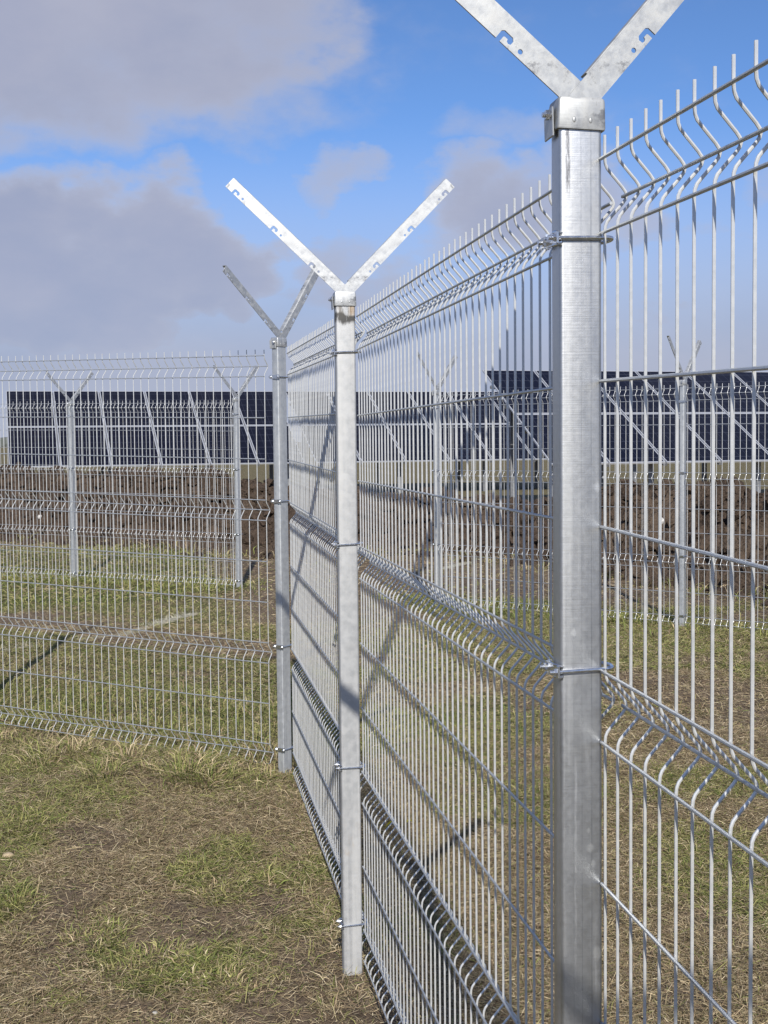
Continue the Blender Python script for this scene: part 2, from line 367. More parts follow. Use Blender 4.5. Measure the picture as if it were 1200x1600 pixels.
def cover(x, y):
    """soil, live grass, bleached straw: 0..1 each"""
    soil = sm(0.55, 0.70, fbm(x, y, 1.6, 4)) * 0.8
    green = sm(0.46, 0.66, fbm(x + 40, y - 7, 1.6, 4)) * 0.8
    for c_, r in cov_spots_bare: soil = np.maximum(soil, 1 - sm(0.3, 1.0, np.hypot((x - c_.x), (y - c_.y) * 0.6) / (r * 0.75) + (fbm(x, y, 6.0, 2) - 0.5) * 1.2)); 
    for c_, r in cov_spots_green: green = np.maximum(green, 1 - sm(0.3, 1.0, np.hypot((x - c_.x), (y - c_.y) * 0.7) / r))
    nb = fbm(x, y, 2.3, 3)
    sB = (x - BORG.x) * BDIR.x + (y - BORG.y) * BDIR.y; nB = (x - BORG.x) * BNRM.x + (y - BORG.y) * BNRM.y
    inside = (nB > 0)
    # rank grass along the foot of the second fence, and the strip just behind it
    g1 = np.exp(-((nB + 0.22) / 0.35) ** 2) * (sB > -0.1) ; g2 = np.exp(-((nB - 0.75) / 0.75) ** 2) * (sB > -0.3)
    green = np.maximum(green, np.maximum(0.5 * g1, 0.95 * g2) * (0.6 + 0.8 * nb))
    soil = soil * (1 - 0.9 * np.exp(-((nB - 0.62) / 0.55) ** 2) * (sB > -0.3) * (nB > 0))
    dt = seg_dist(x, y, track) + (nb - 0.5) * 0.35; soil = np.maximum(soil, 0.95 * (1 - sm(0.24, 0.50, dt)))
    dt = seg_dist(x, y, track2) + (nb - 0.5) * 0.5; soil = np.maximum(soil, 0.85 * (1 - sm(0.5, 1.1, dt)))
    dC = seg_dist(x, y, CPOST)
    far = sm(8.5, 11.0, y)
    green = np.maximum(green, 0.85 * np.exp(-(dC / 0.8) ** 2) * (0.5 + nb))
    # a band of grass inside the far fence then trodden earth before the bank
    left = x < 0.5
    soil = np.maximum(soil, 0.9 * sm(0.8, 1.6, np.where(y > 9.5, (y - np.interp(x, [c_[0] for c_ in CPOST], [c_[1] for c_ in CPOST])), 0) + (nb - .5) * 1.2) * (1 - sm(24, 27, y)))
    soil = np.maximum(soil, 0.75 * np.exp(-((x - 1.1) / 0.9) ** 2) * sm(10, 12, y) * (1 - sm(24, 27, y)))
    green = np.maximum(green * (1 - sm(20, 27, y)), 0.42 * sm(24, 27, y))
    green = np.where((y > 8.2) & (y < 13.5) & (soil < 0.5), np.maximum(green, 0.30 + 0.75 * nb), green)
    soil = np.where(y > 27, soil * 0.2, soil)
    # grass runs on past the far fence on the left, up to the foot of the bank
    lf = (1 - sm(-0.2, 0.5, x)) * sm(8.6, 9.4, y) * (1 - sm(19.5, 21.5, y)); tr_ = sm(0.45, 0.8, seg_dist(x, y, track) + (nb - 0.5) * 0.35)
    soil = soil * (1 - 0.8 * lf * tr_); green = np.maximum(green, lf * tr_ * (0.35 + 0.6 * nb))
    pl = np.zeros(np.shape(x))
    for P_, w in ((pale, 0.13), (pale2, 0.12), (pale3, 0.16)): pl = np.maximum(pl, 1 - sm(0.02, 1.0, (seg_dist(x, y, P_) + (nb - 0.5) * 0.10) / w))
    green = green * (1 - 0.8 * soil)
    return np.clip(soil, 0, 1), np.clip(green, 0, 1), np.clip(pl, 0, 1)

def build_ground():
    def axis(lo, hi, fine_lo, fine_hi, step):
        a = list(np.arange(fine_lo, fine_hi + 1e-6, step)); s = step; v = fine_lo; left = []
        while v > lo: s *= 1.35; v -= s; left.append(max(v, lo))
        s = step; v = fine_hi; rt = []
        while v < hi: s *= 1.35; v += s; rt.append(min(v, hi))
        return np.array(left[::-1] + a + rt)
    xs = axis(-3000, 3000, -7, 9, 0.08); ys = axis(-900, 4500, -2, 24, 0.08)
    X, Y = np.meshgrid(xs, ys); Z = ground_np(X, Y)
    near = (1 - sm(9, 16, Y)) * 0.012
    Z = Z + (fbm(X, Y, 5.0, 3) - 0.5) * near * 2.6
    Z = Z + np.where(Y > 60, 0, 0)
    nx, ny = len(xs), len(ys)
    co = np.stack([X, Y, Z], -1).reshape(-1, 3)
    idx = np.arange(nx * ny).reshape(ny, nx)
    q = np.stack([idx[:-1, :-1], idx[:-1, 1:], idx[1:, 1:], idx[1:, :-1]], -1).reshape(-1, 4)
    me = bpy.data.meshes.new('ground'); me.vertices.add(len(co)); me.vertices.foreach_set('co', co.ravel())
    me.loops.add(q.size); me.loops.foreach_set('vertex_index', q.ravel()); me.polygons.add(len(q))
    me.polygons.foreach_set('loop_start', np.arange(0, q.size, 4)); me.polygons.foreach_set('use_smooth', np.ones(len(q), bool)); me.update(); me.validate()
    s_, g_, p_ = cover(X, Y); a = me.color_attributes.new('cover', 'FLOAT_COLOR', 'POINT')
    a.data.foreach_set('color', np.stack([s_, g_, p_, np.ones_like(s_)], -1).astype(np.float32).ravel())
    me.materials.append(M['ground'])
    tag(link('ground', me), 'trampled straw brown grass with patches of bare soil', kind='structure')
build_ground()

# ------------------------------------------------------------------ the bank of turned earth beyond the far fence
BANK = [(8.1, 9.4), (6.35, 12.5), (5.6, 14.1), (5.2, 16.1), (4.2, 18.1), (2.9, 18.9), (1.2, 18.7), (0.4, 20.6), (-1.0, 22.0), (-3.4, 23.6), (-8.0, 26.0)]
BANK_H = [1.04, 1.04, 1.03, 0.93, 0.82, 0.86, 0.98, 1.16, 1.22, 1.20, 1.15]
def build_bank():
    pts = [Vector((a, b, 0)) for a, b in BANK]
    cum = [0]
    for a, b in zip(pts, pts[1:]): cum.append(cum[-1] + (b - a).length)
    nS, nT = 900, 110
    S = np.linspace(0, cum[-1], nS + 1); vx = [v.x for v in pts]; vy = [v.y for v in pts]
    px = np.interp(S, cum, vx); py = np.interp(S, cum, vy); hh = np.interp(S, cum, BANK_H)
    ker = np.ones(41) / 41; padd = lambda a: np.convolve(np.pad(a, 20, mode='edge'), ker, 'valid')
    px, py, hh = padd(px), padd(py), padd(hh)
    tx, ty = np.gradient(px), np.gradient(py); tl = np.hypot(tx, ty); tx, ty = tx / tl, ty / tl
    u = np.linspace(-1, 1, nT + 1)[None, :]
    x = px[:, None] - ty[:, None] * u * 1.40; y = py[:, None] + tx[:, None] * u * 1.40
    prof = np.maximum(0.0, 1 - np.abs(u) ** 1.5) ** 0.85
    lump = (fbm(x, y, 0.8, 3) - 0.5) * 0.42 + (fbm(x + 9, y, 2.6, 3) - 0.5) * 0.36
    cr = np.abs(fbm(x, y + 5, 6.0, 2) - 0.5) * 2; crumb = (fbm(x - 3, y + 2, 9.0, 3) - 0.5) * 0.20 - (1 - sm(0.0, 0.25, cr)) * 0.10
    z = ground_np(x, y) - 0.10 + prof * (hh[:, None] + lump) + crumb * sm(0.0, 0.25, prof)
    x = x + (fbm(x, y, 8.0, 2) - 0.5) * 0.16; y = y + (fbm(x + 20, y, 8.0, 2) - 0.5) * 0.16
    co = np.stack([x, y, z], -1).reshape(-1, 3); idx = np.arange((nS + 1) * (nT + 1)).reshape(nS + 1, nT + 1)
    q = np.stack([idx[:-1, :-1], idx[:-1, 1:], idx[1:, 1:], idx[1:, :-1]], -1).reshape(-1, 4)
    me = bpy.data.meshes.new('earth_bank'); me.vertices.add(len(co)); me.vertices.foreach_set('co', co.ravel())
    me.loops.add(q.size); me.loops.foreach_set('vertex_index', q.ravel()); me.polygons.add(len(q))
    me.polygons.foreach_set('loop_start', np.arange(0, q.size, 4)); me.polygons.foreach_set('use_smooth', np.ones(len(q), bool)); me.update(); me.flip_normals()
    me.materials.append(M['soil'])
    bank = tag(link('earth_bank', me), 'long bank of dark brown turned earth behind the far fence', kind='structure')
    # loose clods lying on it: uncountable, one object
    bm = bmesh.new()
    base = bmesh.new(); bmesh.ops.create_icosphere(base, subdivisions=1, radius=1.0)
    bv = [v.co.copy() for v in base.verts]; bf = [[v.index for v in f.verts] for f in base.faces]; base.free()
    from mathutils.bvhtree import BVHTree
    tree = BVHTree.FromPolygons([v.co for v in me.vertices], [p.vertices[:] for p in me.polygons])
    for k in range(6000):
        i_ = random.randrange(nS); bx_, by_ = px[i_], py[i_]
        x = bx_ + random.uniform(-1.45, 1.2); y = by_ + random.uniform(-1.45, 0.9)
        h = tree.ray_cast(Vector((x, y, 5)), Vector((0, 0, -1)))
        z = h[0].z if h[0] is not None else ground_z(x, y)
        r = 0.018 + 0.095 * random.random() ** 3.2
        mt_ = Matrix.Translation((x, y, z + r * 0.2)) @ Matrix.Rotation(random.random() * 6.3, 4, 'Z') @ Matrix.Rotation(random.uniform(-.5, .5), 4, 'X') @ Matrix.Diagonal((r * random.uniform(.8, 1.4), r * random.uniform(.7, 1.2), r * random.uniform(.5, .9), 1))
        vv = [bm.verts.new(mt_ @ (v * random.uniform(0.78, 1.2))) for v in bv]
        for f in bf: bm.faces.new([vv[i] for i in f])
    me2 = bpy.data.meshes.new('earth_clods'); bm.to_mesh(me2); bm.free(); me2.materials.append(M['soil'])
    tag(link('earth_clods', me2), 'loose clods of brown earth strewn over the bank', 'clods', kind='stuff')
build_bank()

# ------------------------------------------------------------------ fence panels: welded mesh, four folds, every wire a part
FOLDS = (2.0, 1.3, 0.6, 0.1)                    # top wire of each fold above the bottom wire
HZ = [(2.0, 0), (1.95, 1), (1.9, 0), (1.7, 0), (1.5, 0), (1.3, 0), (1.25, 1), (1.2, 0), (1.0, 0), (0.8, 0), (0.6, 0), (0.55, 1), (0.5, 0), (0.3, 0), (0.1, 0), (0.05, 1), (0.0, 0)]
BULGE = 0.031; RV = 0.0022; RH = 0.0025
def wire_profile():
    pts = [(0, 2.03)]
    for f in FOLDS:
        pts += [(0, f + 0.001), (0.0008, f - 0.008), (0.0035, f - 0.0145), (0.0085, f - 0.0205), (0.0255, f - 0.0395), (0.0295, f - 0.0450), (BULGE, f - 0.05), (0.0295, f - 0.0550), (0.0255, f - 0.0605), (0.0085, f - 0.0795), (0.0035, f - 0.0855), (0.0008, f - 0.092), (0, f - 0.1005 if f > 0.15 else f - 0.1005)]
    pts.append((0, -0.004))
    return pts
bm = bmesh.new(); add_tube(bm, [(n, 0, z) for n, z in wire_profile()], RV, 7)
ME_V = mesh_from(bm, 'vertical_wire', M['wire'], True, R(50))
def panel(origin, direction, normal, s0, n, h, slope, label, group, flip=1, side=-1):
    """origin + direction*s along the run; normal is the side the folds bulge to; side = where the cross wires lie"""
    d = Vector(direction); nm = Vector(normal)
    mid = s0 + 0.025 * (n - 1)
    base = Vector(origin) + d * mid
    ang = math.atan2(nm.y, nm.x)                   # local +x = normal
    loc_y = Vector((-math.sin(ang), math.cos(ang), 0)); sg = 1 if loc_y.dot(d) > 0 else -1
    root = empty('mesh_fence', (base.x, base.y, h + slope * mid), ang)
    tag(root, label, 'fence', group)
    for i in range(n):
        s = s0 + 0.05 * i - mid
        link('vertical_wire', ME_V, root, (random.uniform(-.0004, .0004), s * sg + random.gauss(0, .0006), slope * s + random.gauss(0, .0008)), (R(random.gauss(0, .02)), R(random.gauss(0, .012)), 0))
    half = 0.025 * (n - 1) + 0.002
    key = ('hz', n)
    if key not in M:
        b2 = bmesh.new(); add_tube(b2, [(0, -half, 0), (0, -half * .33, 0), (0, half * .33, 0), (0, half, 0)], RH, 7); M[key] = mesh_from(b2, 'cross_wire', M['cross'], True, R(50))
    off = (RV + RH - 0.0004)
    for z, b in HZ:
        link('cross_wire', M[key], root, ((BULGE + off * -1 if b else side * off), 0, z), (math.atan(slope) * sg, 0, 0))
    return root
OA = (0, 0, 0); DY = (0, 1, 0); PX = (1, 0, 0)
PG = 'galvanised welded mesh fence panels'
panel(OA, DY, PX, 1.6856 - 0.05 * 43, 44, 0.0, 0.0205, 'nearest mesh panel, cut by the right edge beside the thick near post', PG)
panel(OA, DY, PX, 1.7338, 44, 0.034, 0.0, 'mesh panel between the thick near post and the pale stained post', PG)
panel(OA, DY, PX, 3.9638, 43, -0.0045, 0.0124, 'narrow foreshortened mesh panel between the pale post and the corner post', PG)
panel(BORG, BDIR, BNRM, 0.1227, 42, 0.0709, 0.0198, 'mesh panel running left from the corner post across open grass', PG)
panel(BORG, BDIR, BNRM, 2.2727, 42, 0.0709, 0.0198, 'mesh panel beyond the left edge, next after the corner bay', PG)

# ------------------------------------------------------------------ fence posts
PW, PD = 0.030, 0.020                               # half sizes of the rectangular tube
def tube_mesh(mat, top, name='tube'):
    b = bmesh.new(); sec = rounded_tube_section(PW, PD, 0.0055)
    zs = [-0.35, 0.0, top * .33, top * .66, top]
    rings = [[b.verts.new((x, y, z)) for x, y in sec] for z in zs]
    n = len(sec)
    for r0, r1 in zip(rings, rings[1:]):
        for k in range(n): b.faces.new((r0[k], r0[(k + 1) % n], r1[(k + 1) % n], r1[k]))
    b.faces.new(rings[-1]); b.faces.new(rings[0][::-1])
    return mesh_from(b, name, mat, True, R(40))
ARM_L, ARM_W = 0.452, 0.036
def arm_mesh():
    """plate with cane-shaped wire slots and holes along its outer edge, and a folded flange on the inner edge"""
    cu = bpy.data.curves.new('arm_outline', 'CURVE'); cu.dimensions = '2D'; cu.fill_mode = 'BOTH'; cu.extrude = 0.0015
    out = [(-0.034, 0)]
    slot = [(0.000, 0.0), (0.000, 0.0068), (-0.0012, 0.008), (-0.0055, 0.008), (-0.0062, 0.0055), (-0.0090, 0.0042), (-0.0118, 0.0055), (-0.0122, 0.0105), (-0.0090, 0.0138), (0.0030, 0.0138), (0.0058, 0.0110), (0.0058, 0.0)]
    cents = [ARM_L - 0.343, ARM_L - 0.187, ARM_L - 0.032]
    for c_ in cents: out += [(c_ + u * 1.2, v * 1.15) for u, v in slot]
    out += [(ARM_L, 0), (ARM_L, ARM_W - 0.002), (ARM_L - 0.002, ARM_W), (-0.034, ARM_W)]
    def poly(pts):
        sp = cu.splines.new('POLY'); sp.points.add(len(pts) - 1); sp.use_cyclic_u = True
        for p_, q in zip(sp.points, pts): p_.co = (q[0], q[1], 0, 1)
    poly(out)
    for c_ in cents: poly([(c_ - 0.030 + 0.0036 * math.cos(k * math.pi / 7), 0.0085 + 0.0036 * math.sin(k * math.pi / 7)) for k in range(14)])
    ob = bpy.data.objects.new('tmp', cu); col.objects.link(ob)
    dg = bpy.context.evaluated_depsgraph_get(); me = bpy.data.meshes.new_from_object(ob.evaluated_get(dg))
    bpy.data.objects.remove(ob)
    b = bmesh.new(); b.from_mesh(me)
    # flange folded back (local -z is away from the viewer's side)
    b2v = []
    sec = [(ARM_W - 0.0005, -0.0014), (ARM_W + 0.0016, -0.0028), (ARM_W + 0.0024, -0.005), (ARM_W + 0.0024, -0.024), (ARM_W - 0.0006, -0.024), (ARM_W - 0.0006, -0.0046), (ARM_W - 0.0012, -0.0016)]
    for u in (0.012, ARM_L - 0.001): b2v.append([b.verts.new((u, v, w)) for v, w in sec])
    n = len(sec)
    for k in range(n): b.faces.new((b2v[0][k], b2v[0][(k + 1) % n], b2v[1][(k + 1) % n], b2v[1][k]))
    b.faces.new(b2v[0][::-1]); b.faces.new(b2v[1])
    bmesh.ops.remove_doubles(b, verts=b.verts[:], dist=1e-6)
    return mesh_from(b, 'arm', M['bracket'])
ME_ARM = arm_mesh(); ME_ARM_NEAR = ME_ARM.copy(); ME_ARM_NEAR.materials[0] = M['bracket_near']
def cap_mesh():
    b = bmesh.new()
    x, y = 0.0335, 0.0238
    # open sleeve drawn as a closed slightly flared box, edges rounded
    prof = [(0.0, 1.0), (0.002, 1.02), (0.036, 0.985), (0.0405, 0.965), (0.0425, 0.92)]
    rings = []
    for z, k in prof:
        sec = rounded_tube_section(x * k, y * k, 0.004, 3); rings.append([b.verts.new((px, py, z)) for px, py in sec])
    n = len(rings[0])
    for r0, r1 in zip(rings, rings[1:]):
        for k in range(n): b.faces.new((r0[k], r0[(k + 1) % n], r1[(k + 1) % n], r1[k]))
    b.faces.new(rings[-1]); b.faces.new(rings[0][::-1])
    # dimples punched in the front
    for dx in (-0.011, 0.012):
        r = bmesh.ops.create_icosphere(b, subdivisions=2, radius=1.0, matrix=Matrix.Translation((dx, -y * 0.995, 0.012)) @ Matrix.Diagonal((0.0028, 0.0014, 0.0045, 1)))
    return mesh_from(b, 'bracket_cap', M['bracket'], True, R(40))
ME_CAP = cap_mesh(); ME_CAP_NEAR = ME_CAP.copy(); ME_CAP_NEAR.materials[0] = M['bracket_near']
def hexnut(b, c, ax, r, h, mi=0):
    Mx = Matrix.Translation(c) @ Vector((0, 0, 1)).rotation_difference(Vector(ax)).to_matrix().to_4x4()
    bmesh.ops.create_cone(b, cap_ends=True, segments=6, radius1=r, radius2=r, depth=h, matrix=Mx)
def lug_mesh():
    b = bmesh.new()
    Mx = Matrix.Translation((-0.0366, 0.003, 0.007)) @ Matrix.Rotation(R(-3), 4, 'Y')
    vv, fs = add_box(b, -0.0014, 0.0014, -0.016, 0.022, -0.016, 0.024, 0, Mx)
    bmesh.ops.bevel(b, geom=b.edges[:], offset=0.0012, segments=1, affect='EDGES')
    return mesh_from(b, 'side_lug', M['bracket'])
ME_LUG = lug_mesh()
b = bmesh.new(); hexnut(b, (-0.0435, -0.006, 0.020), (1, 0, 0), 0.0070, 0.006); add_tube(b, [(-0.036, -0.006, 0.020), (-0.0505, -0.006, 0.020)], 0.0035, 8)
ME_CAPBOLT = mesh_from(b, 'bolt', M['bolt'])
def ubolt_mesh():
    b = bmesh.new(); r = 0.0031; yf = -PD - r - 0.0004; yb = PD + r + 0.0004
    pts = [(-0.0475, yf, 0), (0.036, yf, 0)]
    for k in range(1, 8): a = -math.pi / 2 + math.pi * k / 8; pts.append((0.036 + 0.012 * math.cos(a), yb * math.sin(a), 0))
    pts += [(0.036, yb, 0), (-0.0475, yb, 0)]
    add_tube(b, pts, r, 10)
    return mesh_from(b, 'clamp', M['bolt'], True, R(50))
ME_U = ubolt_mesh()
b = bmesh.new()
for s_ in (-1, 1):      # saddle wings curled over the two front and back edges of the tube
    add_tube(b, [(-0.0375, s_ * 0.0135, -0.0085), (-0.0345, s_ * (PD + 0.002), -0.0078), (-0.0285, s_ * (PD + 0.0065), -0.006)], [0.0022, 0.0026, 0.0018], 6)
    add_tube(b, [(-0.0375, s_ * 0.0135, 0.0085), (-0.0345, s_ * (PD + 0.002), 0.0078), (-0.0285, s_ * (PD + 0.0065), 0.006)], [0.0022, 0.0026, 0.0018], 6)
    add_box(b, -0.0375, -0.0345, s_ * 0.0245 - 0.005, s_ * 0.0245 + 0.005, -0.0075, 0.0075)
add_box(b, -0.0372, -0.0342, -0.0185, 0.0185, -0.0085, 0.0085)
ME_PLATE = mesh_from(b, 'clamp_plate', M['bolt'])
ME_NUT = []
for s in (-1, 1):
    b = bmesh.new(); hexnut(b, (-0.0395, s * (PD + 0.0035), 0), (1, 0, 0), 0.0055, 0.005); ME_NUT.append(mesh_from(b, 'nut', M['bolt']))

def post(pos, heading, zb, captop, clamps, label, group, mat='post', tilts=(43, 46), capyaw=0.0, clampdz=None, lean=0.0):
    """pos: centre; heading: direction the fence runs away from the viewer, degrees from +Y to +X; captop: bottom of the cap above datum"""
    root = empty('fence_post', (pos[0], pos[1], zb), -R(heading)); root.rotation_euler.y = R(lean)
    tag(root, label, 'fence post', group)
    H = captop - zb
    link('tube', tube_mesh(M[mat], H + 0.006), root)
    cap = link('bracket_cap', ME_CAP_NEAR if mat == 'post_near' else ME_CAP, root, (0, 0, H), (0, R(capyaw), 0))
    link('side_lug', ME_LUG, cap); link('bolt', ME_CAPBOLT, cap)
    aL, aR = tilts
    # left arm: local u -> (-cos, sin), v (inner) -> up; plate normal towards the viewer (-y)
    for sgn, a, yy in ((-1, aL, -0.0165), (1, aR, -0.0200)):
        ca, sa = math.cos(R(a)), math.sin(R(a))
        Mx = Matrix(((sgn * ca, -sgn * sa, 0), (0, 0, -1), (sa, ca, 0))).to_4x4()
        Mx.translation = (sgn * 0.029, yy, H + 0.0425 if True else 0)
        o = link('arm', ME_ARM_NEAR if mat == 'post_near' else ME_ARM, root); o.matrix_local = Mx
    for k, z in enumerate(clamps):
        c_ = link('clamp', ME_U, root, (0, 0, z - zb), (0, R(random.uniform(-2.0, 0.5)), 0))
        link('clamp_plate', ME_PLATE, c_); link('nut', ME_NUT[0], c_); link('nut', ME_NUT[1], c_)
    return root
FG = 'galvanised fence posts with forked arms'
XC = -0.0348
def cl(h): return [h + 1.893, h + 1.302, h + 0.604, h + 0.104]
post((XC, -0.518), 0, ground_z(XC, -0.5), 2.055, cl(-0.012), 'post just behind the viewpoint whose forked arm shades the near post', FG, tilts=(44.5, 44))
post((-0.0320, 1.708), 0, ground_z(XC, 1.7), 2.073, cl(0.035), 'thick near post with white scrape, its fork cut by the top edge', FG, 'post_near', (40.5, 49.0), 1.5)
post((XC, 3.934), 0, ground_z(XC, 3.93), 2.069, cl(0.036), 'pale post with burnt stain under its cap and full bright fork', FG, 'post_mid', (43.3, 45.7))
post((-0.036, 6.135), -43, ground_z(0, 6.13), 2.107, cl(0.071), 'corner post turned edge-on where the two fence runs meet', FG, 'post', (37.5, 52), 0)
p4 = BORG + BDIR * 2.222 - BNRM * 0.0375
post((p4.x, p4.y), math.degrees(BANG), ground_z(p4.x, p4.y), 2.15, cl(0.115), 'post just past the left edge whose long shadow crosses the grass', FG)

# far fence: panels hang on the viewer's side of the posts, folds towards us
CP = [Vector((a, b, 0)) for a, b in CPOST]
d1 = (CP[0] - CP[1]).normalized(); d2 = (CP[3] - CP[2]).normalized()
n1 = Vector((d1.y, -d1.x, 0)); n1 = -n1 if n1.y > 0 else n1
n2 = Vector((d2.y, -d2.x, 0)); n2 = -n2 if n2.y > 0 else n2
def hd(v): return math.degrees(math.atan2(v.x, v.y))
FG2 = 'far fence posts with forked arms'; PG2 = 'far fence mesh panels'
C_ext_l = CP[1] + d1 * 2.0 * (CP[0] - CP[1]).length; C_ext_r = CP[2] + d2 * 2.0 * (CP[3] - CP[2]).length
far = [(C_ext_l, hd(d1) + 10, 0.145, 2.10, 'far fence post outside the left edge, first of its run', (42, 47)),
       (CP[0], hd(d1) + 12, 0.12, 2.092, 'far fence post in front of the left solar table, left of two', (43, 46)),
       (CP[1], hd(d1) + 12, 0.084, 2.096, 'far end post beside the fence opening, just left of the corner post', (41, 46)),
       (CP[2], hd(-d2), 0.094, 2.085, 'far post seen through the mesh between the pale and near posts', (45, 45)),
       (CP[3], hd(-d2), 0.080, 2.093, 'far post seen through the nearest panel, right of the near post', (45, 45)),
       (C_ext_r, hd(-d2), 0.07, 2.09, 'far fence post outside the right edge, last of its run', (45, 45))]
for p_, h_, zb, ct, lb, ti in far:
    post((p_.x, p_.y), h_, ground_z(p_.x, p_.y), ct, cl(zb * 0.4 + 0.03), lb, FG2, 'post', ti)
def cpanel(a, b, nn, label, z0, z1):
    L_ = (b - a).length; d = (b - a).normalized(); n = int((L_ - 0.06) / 0.05) + 1
    s0 = (L_ - 0.05 * (n - 1)) / 2
    panel(a + nn * 0.03, d, nn, s0, n, z0, (z1 - z0) / L_, label, PG2, side=1)
cpanel(CP[1], CP[0], n1, 'far mesh panel in front of the left solar table, ending at the opening', 0.075, 0.115)
cpanel(CP[0], C_ext_l, n1, 'far mesh panel cut by the left edge, beyond the leftmost far post', 0.115, 0.14)
cpanel(CP[2], CP[3], n2, 'far mesh panel behind the thick near post, right of the opening', 0.075, 0.065)
cpanel(CP[3], C_ext_r, n2, 'far mesh panel at the right edge in front of the tall solar table', 0.065, 0.06)

# ------------------------------------------------------------------ solar tables
def glass_mat():
    mt, nt, bs, o = new_mat('solar_glass'); g = NB(nt); x, y, z = g.xyz(g.coord('Object'))
    def lines(v, pitch, w):
        f = g.m('ABSOLUTE', g.m('SUBTRACT', g.m('FRACT', g.m('DIVIDE', v, pitch)), 0.5)); return g.m('SUBTRACT', 1.0, g.rng(f, 0.0, w / pitch, 0, 1, False))
    l = g.m('MAXIMUM', g.m('MULTIPLY', lines(x, 0.212, 0.008), 0.45), g.m('MULTIPLY', lines(y, 0.372, 0.011), 0.8))
    c = g.mix(g.m('MULTIPLY', l, 0.75), (0.0058, 0.0064, 0.0145), (0.10, 0.11, 0.15))
    nt.links.new(c, bs.inputs['Base Color']); bs.inputs['Roughness'].default_value = 0.10; bs.inputs['Specular IOR Level'].default_value = 0.20
    return mt
M['glass'] = glass_mat()
M['alu'] = galv('anodised_frame', (0.54, 0.56, 0.60), (0.60, 0.62, 0.66), 0.40, 0.42, 10, 0.1)
M['steel'] = galv('galvanised_table_leg', (0.20, 0.21, 0.23), (0.28, 0.29, 0.31), 0.5, 0.5, 12, 0.3)
MW, ML, GAP, TILT = 1.316, 2.262, 0.040, R(28.74)
b = bmesh.new(); add_box(b, -MW / 2 + .02, MW / 2 - .02, -ML / 2 + .02, ML / 2 - .02, -0.004, 0.0); ME_GL = mesh_from(b, 'module', M['glass'])
b = bmesh.new()
for bx in ((-MW / 2, -MW / 2 + .022, -ML / 2, ML / 2), (MW / 2 - .022, MW / 2, -ML / 2, ML / 2), (-MW / 2 + .022, MW / 2 - .022, -ML / 2, -ML / 2 + .034), (-MW / 2 + .022, MW / 2 - .022, ML / 2 - .034, ML / 2)):
    add_box(b, bx[0], bx[1], bx[2], bx[3], -0.035, 0.003)
ME_FR = mesh_from(b, 'frame', M['alu'])
ROW = R(6.86)
def table(bl, ncol, label):
    root = empty('solar_table', (bl[0], bl[1], ground_z(bl[0], bl[1])), ROW)
    tag(root, label, 'solar panel', 'rows of solar tables')
    z0 = bl[2] - ground_z(bl[0], bl[1])
    T = Matrix.Translation((0, 0, z0)) @ Matrix.Rotation(TILT, 4, 'X')
    for i in range(ncol):
        for j in range(2):
            u = MW / 2 + i * (MW + GAP); v = ML / 2 + j * (ML + 0.03)
            o = link('module', ME_GL, root); o.matrix_local = T @ Matrix.Translation((u, v, 0))
            link('frame', ME_FR, o)
    W = ncol * (MW + GAP) - GAP
    for i in range(1, ncol):
        bb = bmesh.new(); u = i * (MW + GAP) - GAP / 2; add_box(bb, u - 0.045, u + 0.045, 0.01, 2 * ML + 0.02, -0.10, -0.042)
        o = link('rafter', mesh_from(bb, 'rafter', M['steel']), root); o.matrix_local = T
    for v in (0.6, 1.7, 2.9, 3.9):
        bb = bmesh.new(); add_box(bb, 0.0, W, v - .03, v + .03, -0.17, -0.105)
        o = link('purlin', mesh_from(bb, 'purlin', M['steel']), root); o.matrix_local = T
    k = 0
    for i in range(0, ncol + 1, 2):
        u = min(max(i * (MW + GAP) - GAP / 2, 0.35), W - 0.35)
        for v in (0.75, 3.4):
            y = v * math.cos(TILT); zt = z0 + v * math.sin(TILT) - 0.18
            bb = bmesh.new(); add_box(bb, -.05, .05, -.006, .006, -0.4, zt); add_box(bb, -.056, -.05, -.006, .05, -0.4, zt); add_box(bb, .05, .056, -.006, .05, -0.4, zt)
            link('leg', mesh_from(bb, 'leg', M['steel']), root, (u, y, 0))
    return root
rowd = Vector((math.cos(ROW), math.sin(ROW), 0))
T1 = Vector((-4.595, 35.52, 1.055)); table(T1, 6, 'far left solar table of dark modules standing beyond the earth bank')
T2 = T1 + rowd * (6 * (MW + GAP) + 0.30); table(T2, 8, 'far middle solar table partly hidden behind the nearer tall one')
T3 = Vector((7.497, 26.01, 1.132)); table(T3, 8, 'nearer solar table at the right, its top edge standing highest')

# ------------------------------------------------------------------ grass: blades too many to count
def blade_mat():
    mt, nt, bs, o = new_mat('grass_blades'); g = NB(nt)
    at = g.N.new('ShaderNodeAttribute'); at.attribute_name = 'tint'
    nt.links.new(at.outputs['Color'], bs.inputs['Base Color']); bs.inputs['Roughness'].default_value = 0.75; bs.inputs['Specular IOR Level'].default_value = 0.25
    tr = g.N.new('ShaderNodeBsdfTranslucent'); nt.links.new(at.outputs['Color'], tr.inputs[0])
    mx = g.N.new('ShaderNodeMixShader'); mx.inputs[0].default_value = 0.22
    nt.links.new(bs.outputs[0], mx.inputs[1]); nt.links.new(tr.outputs[0], mx.inputs[2]); nt.links.new(mx.outputs[0], o.inputs[0])
    return mt
M['blade'] = blade_mat()
STRAW = 1.16 * np.array([(0.50, 0.40, 0.245), (0.40, 0.305, 0.185), (0.31, 0.23, 0.142), (0.21, 0.150, 0.098), (0.58, 0.485, 0.32), (0.37, 0.315, 0.175), (0.26, 0.21, 0.115)])
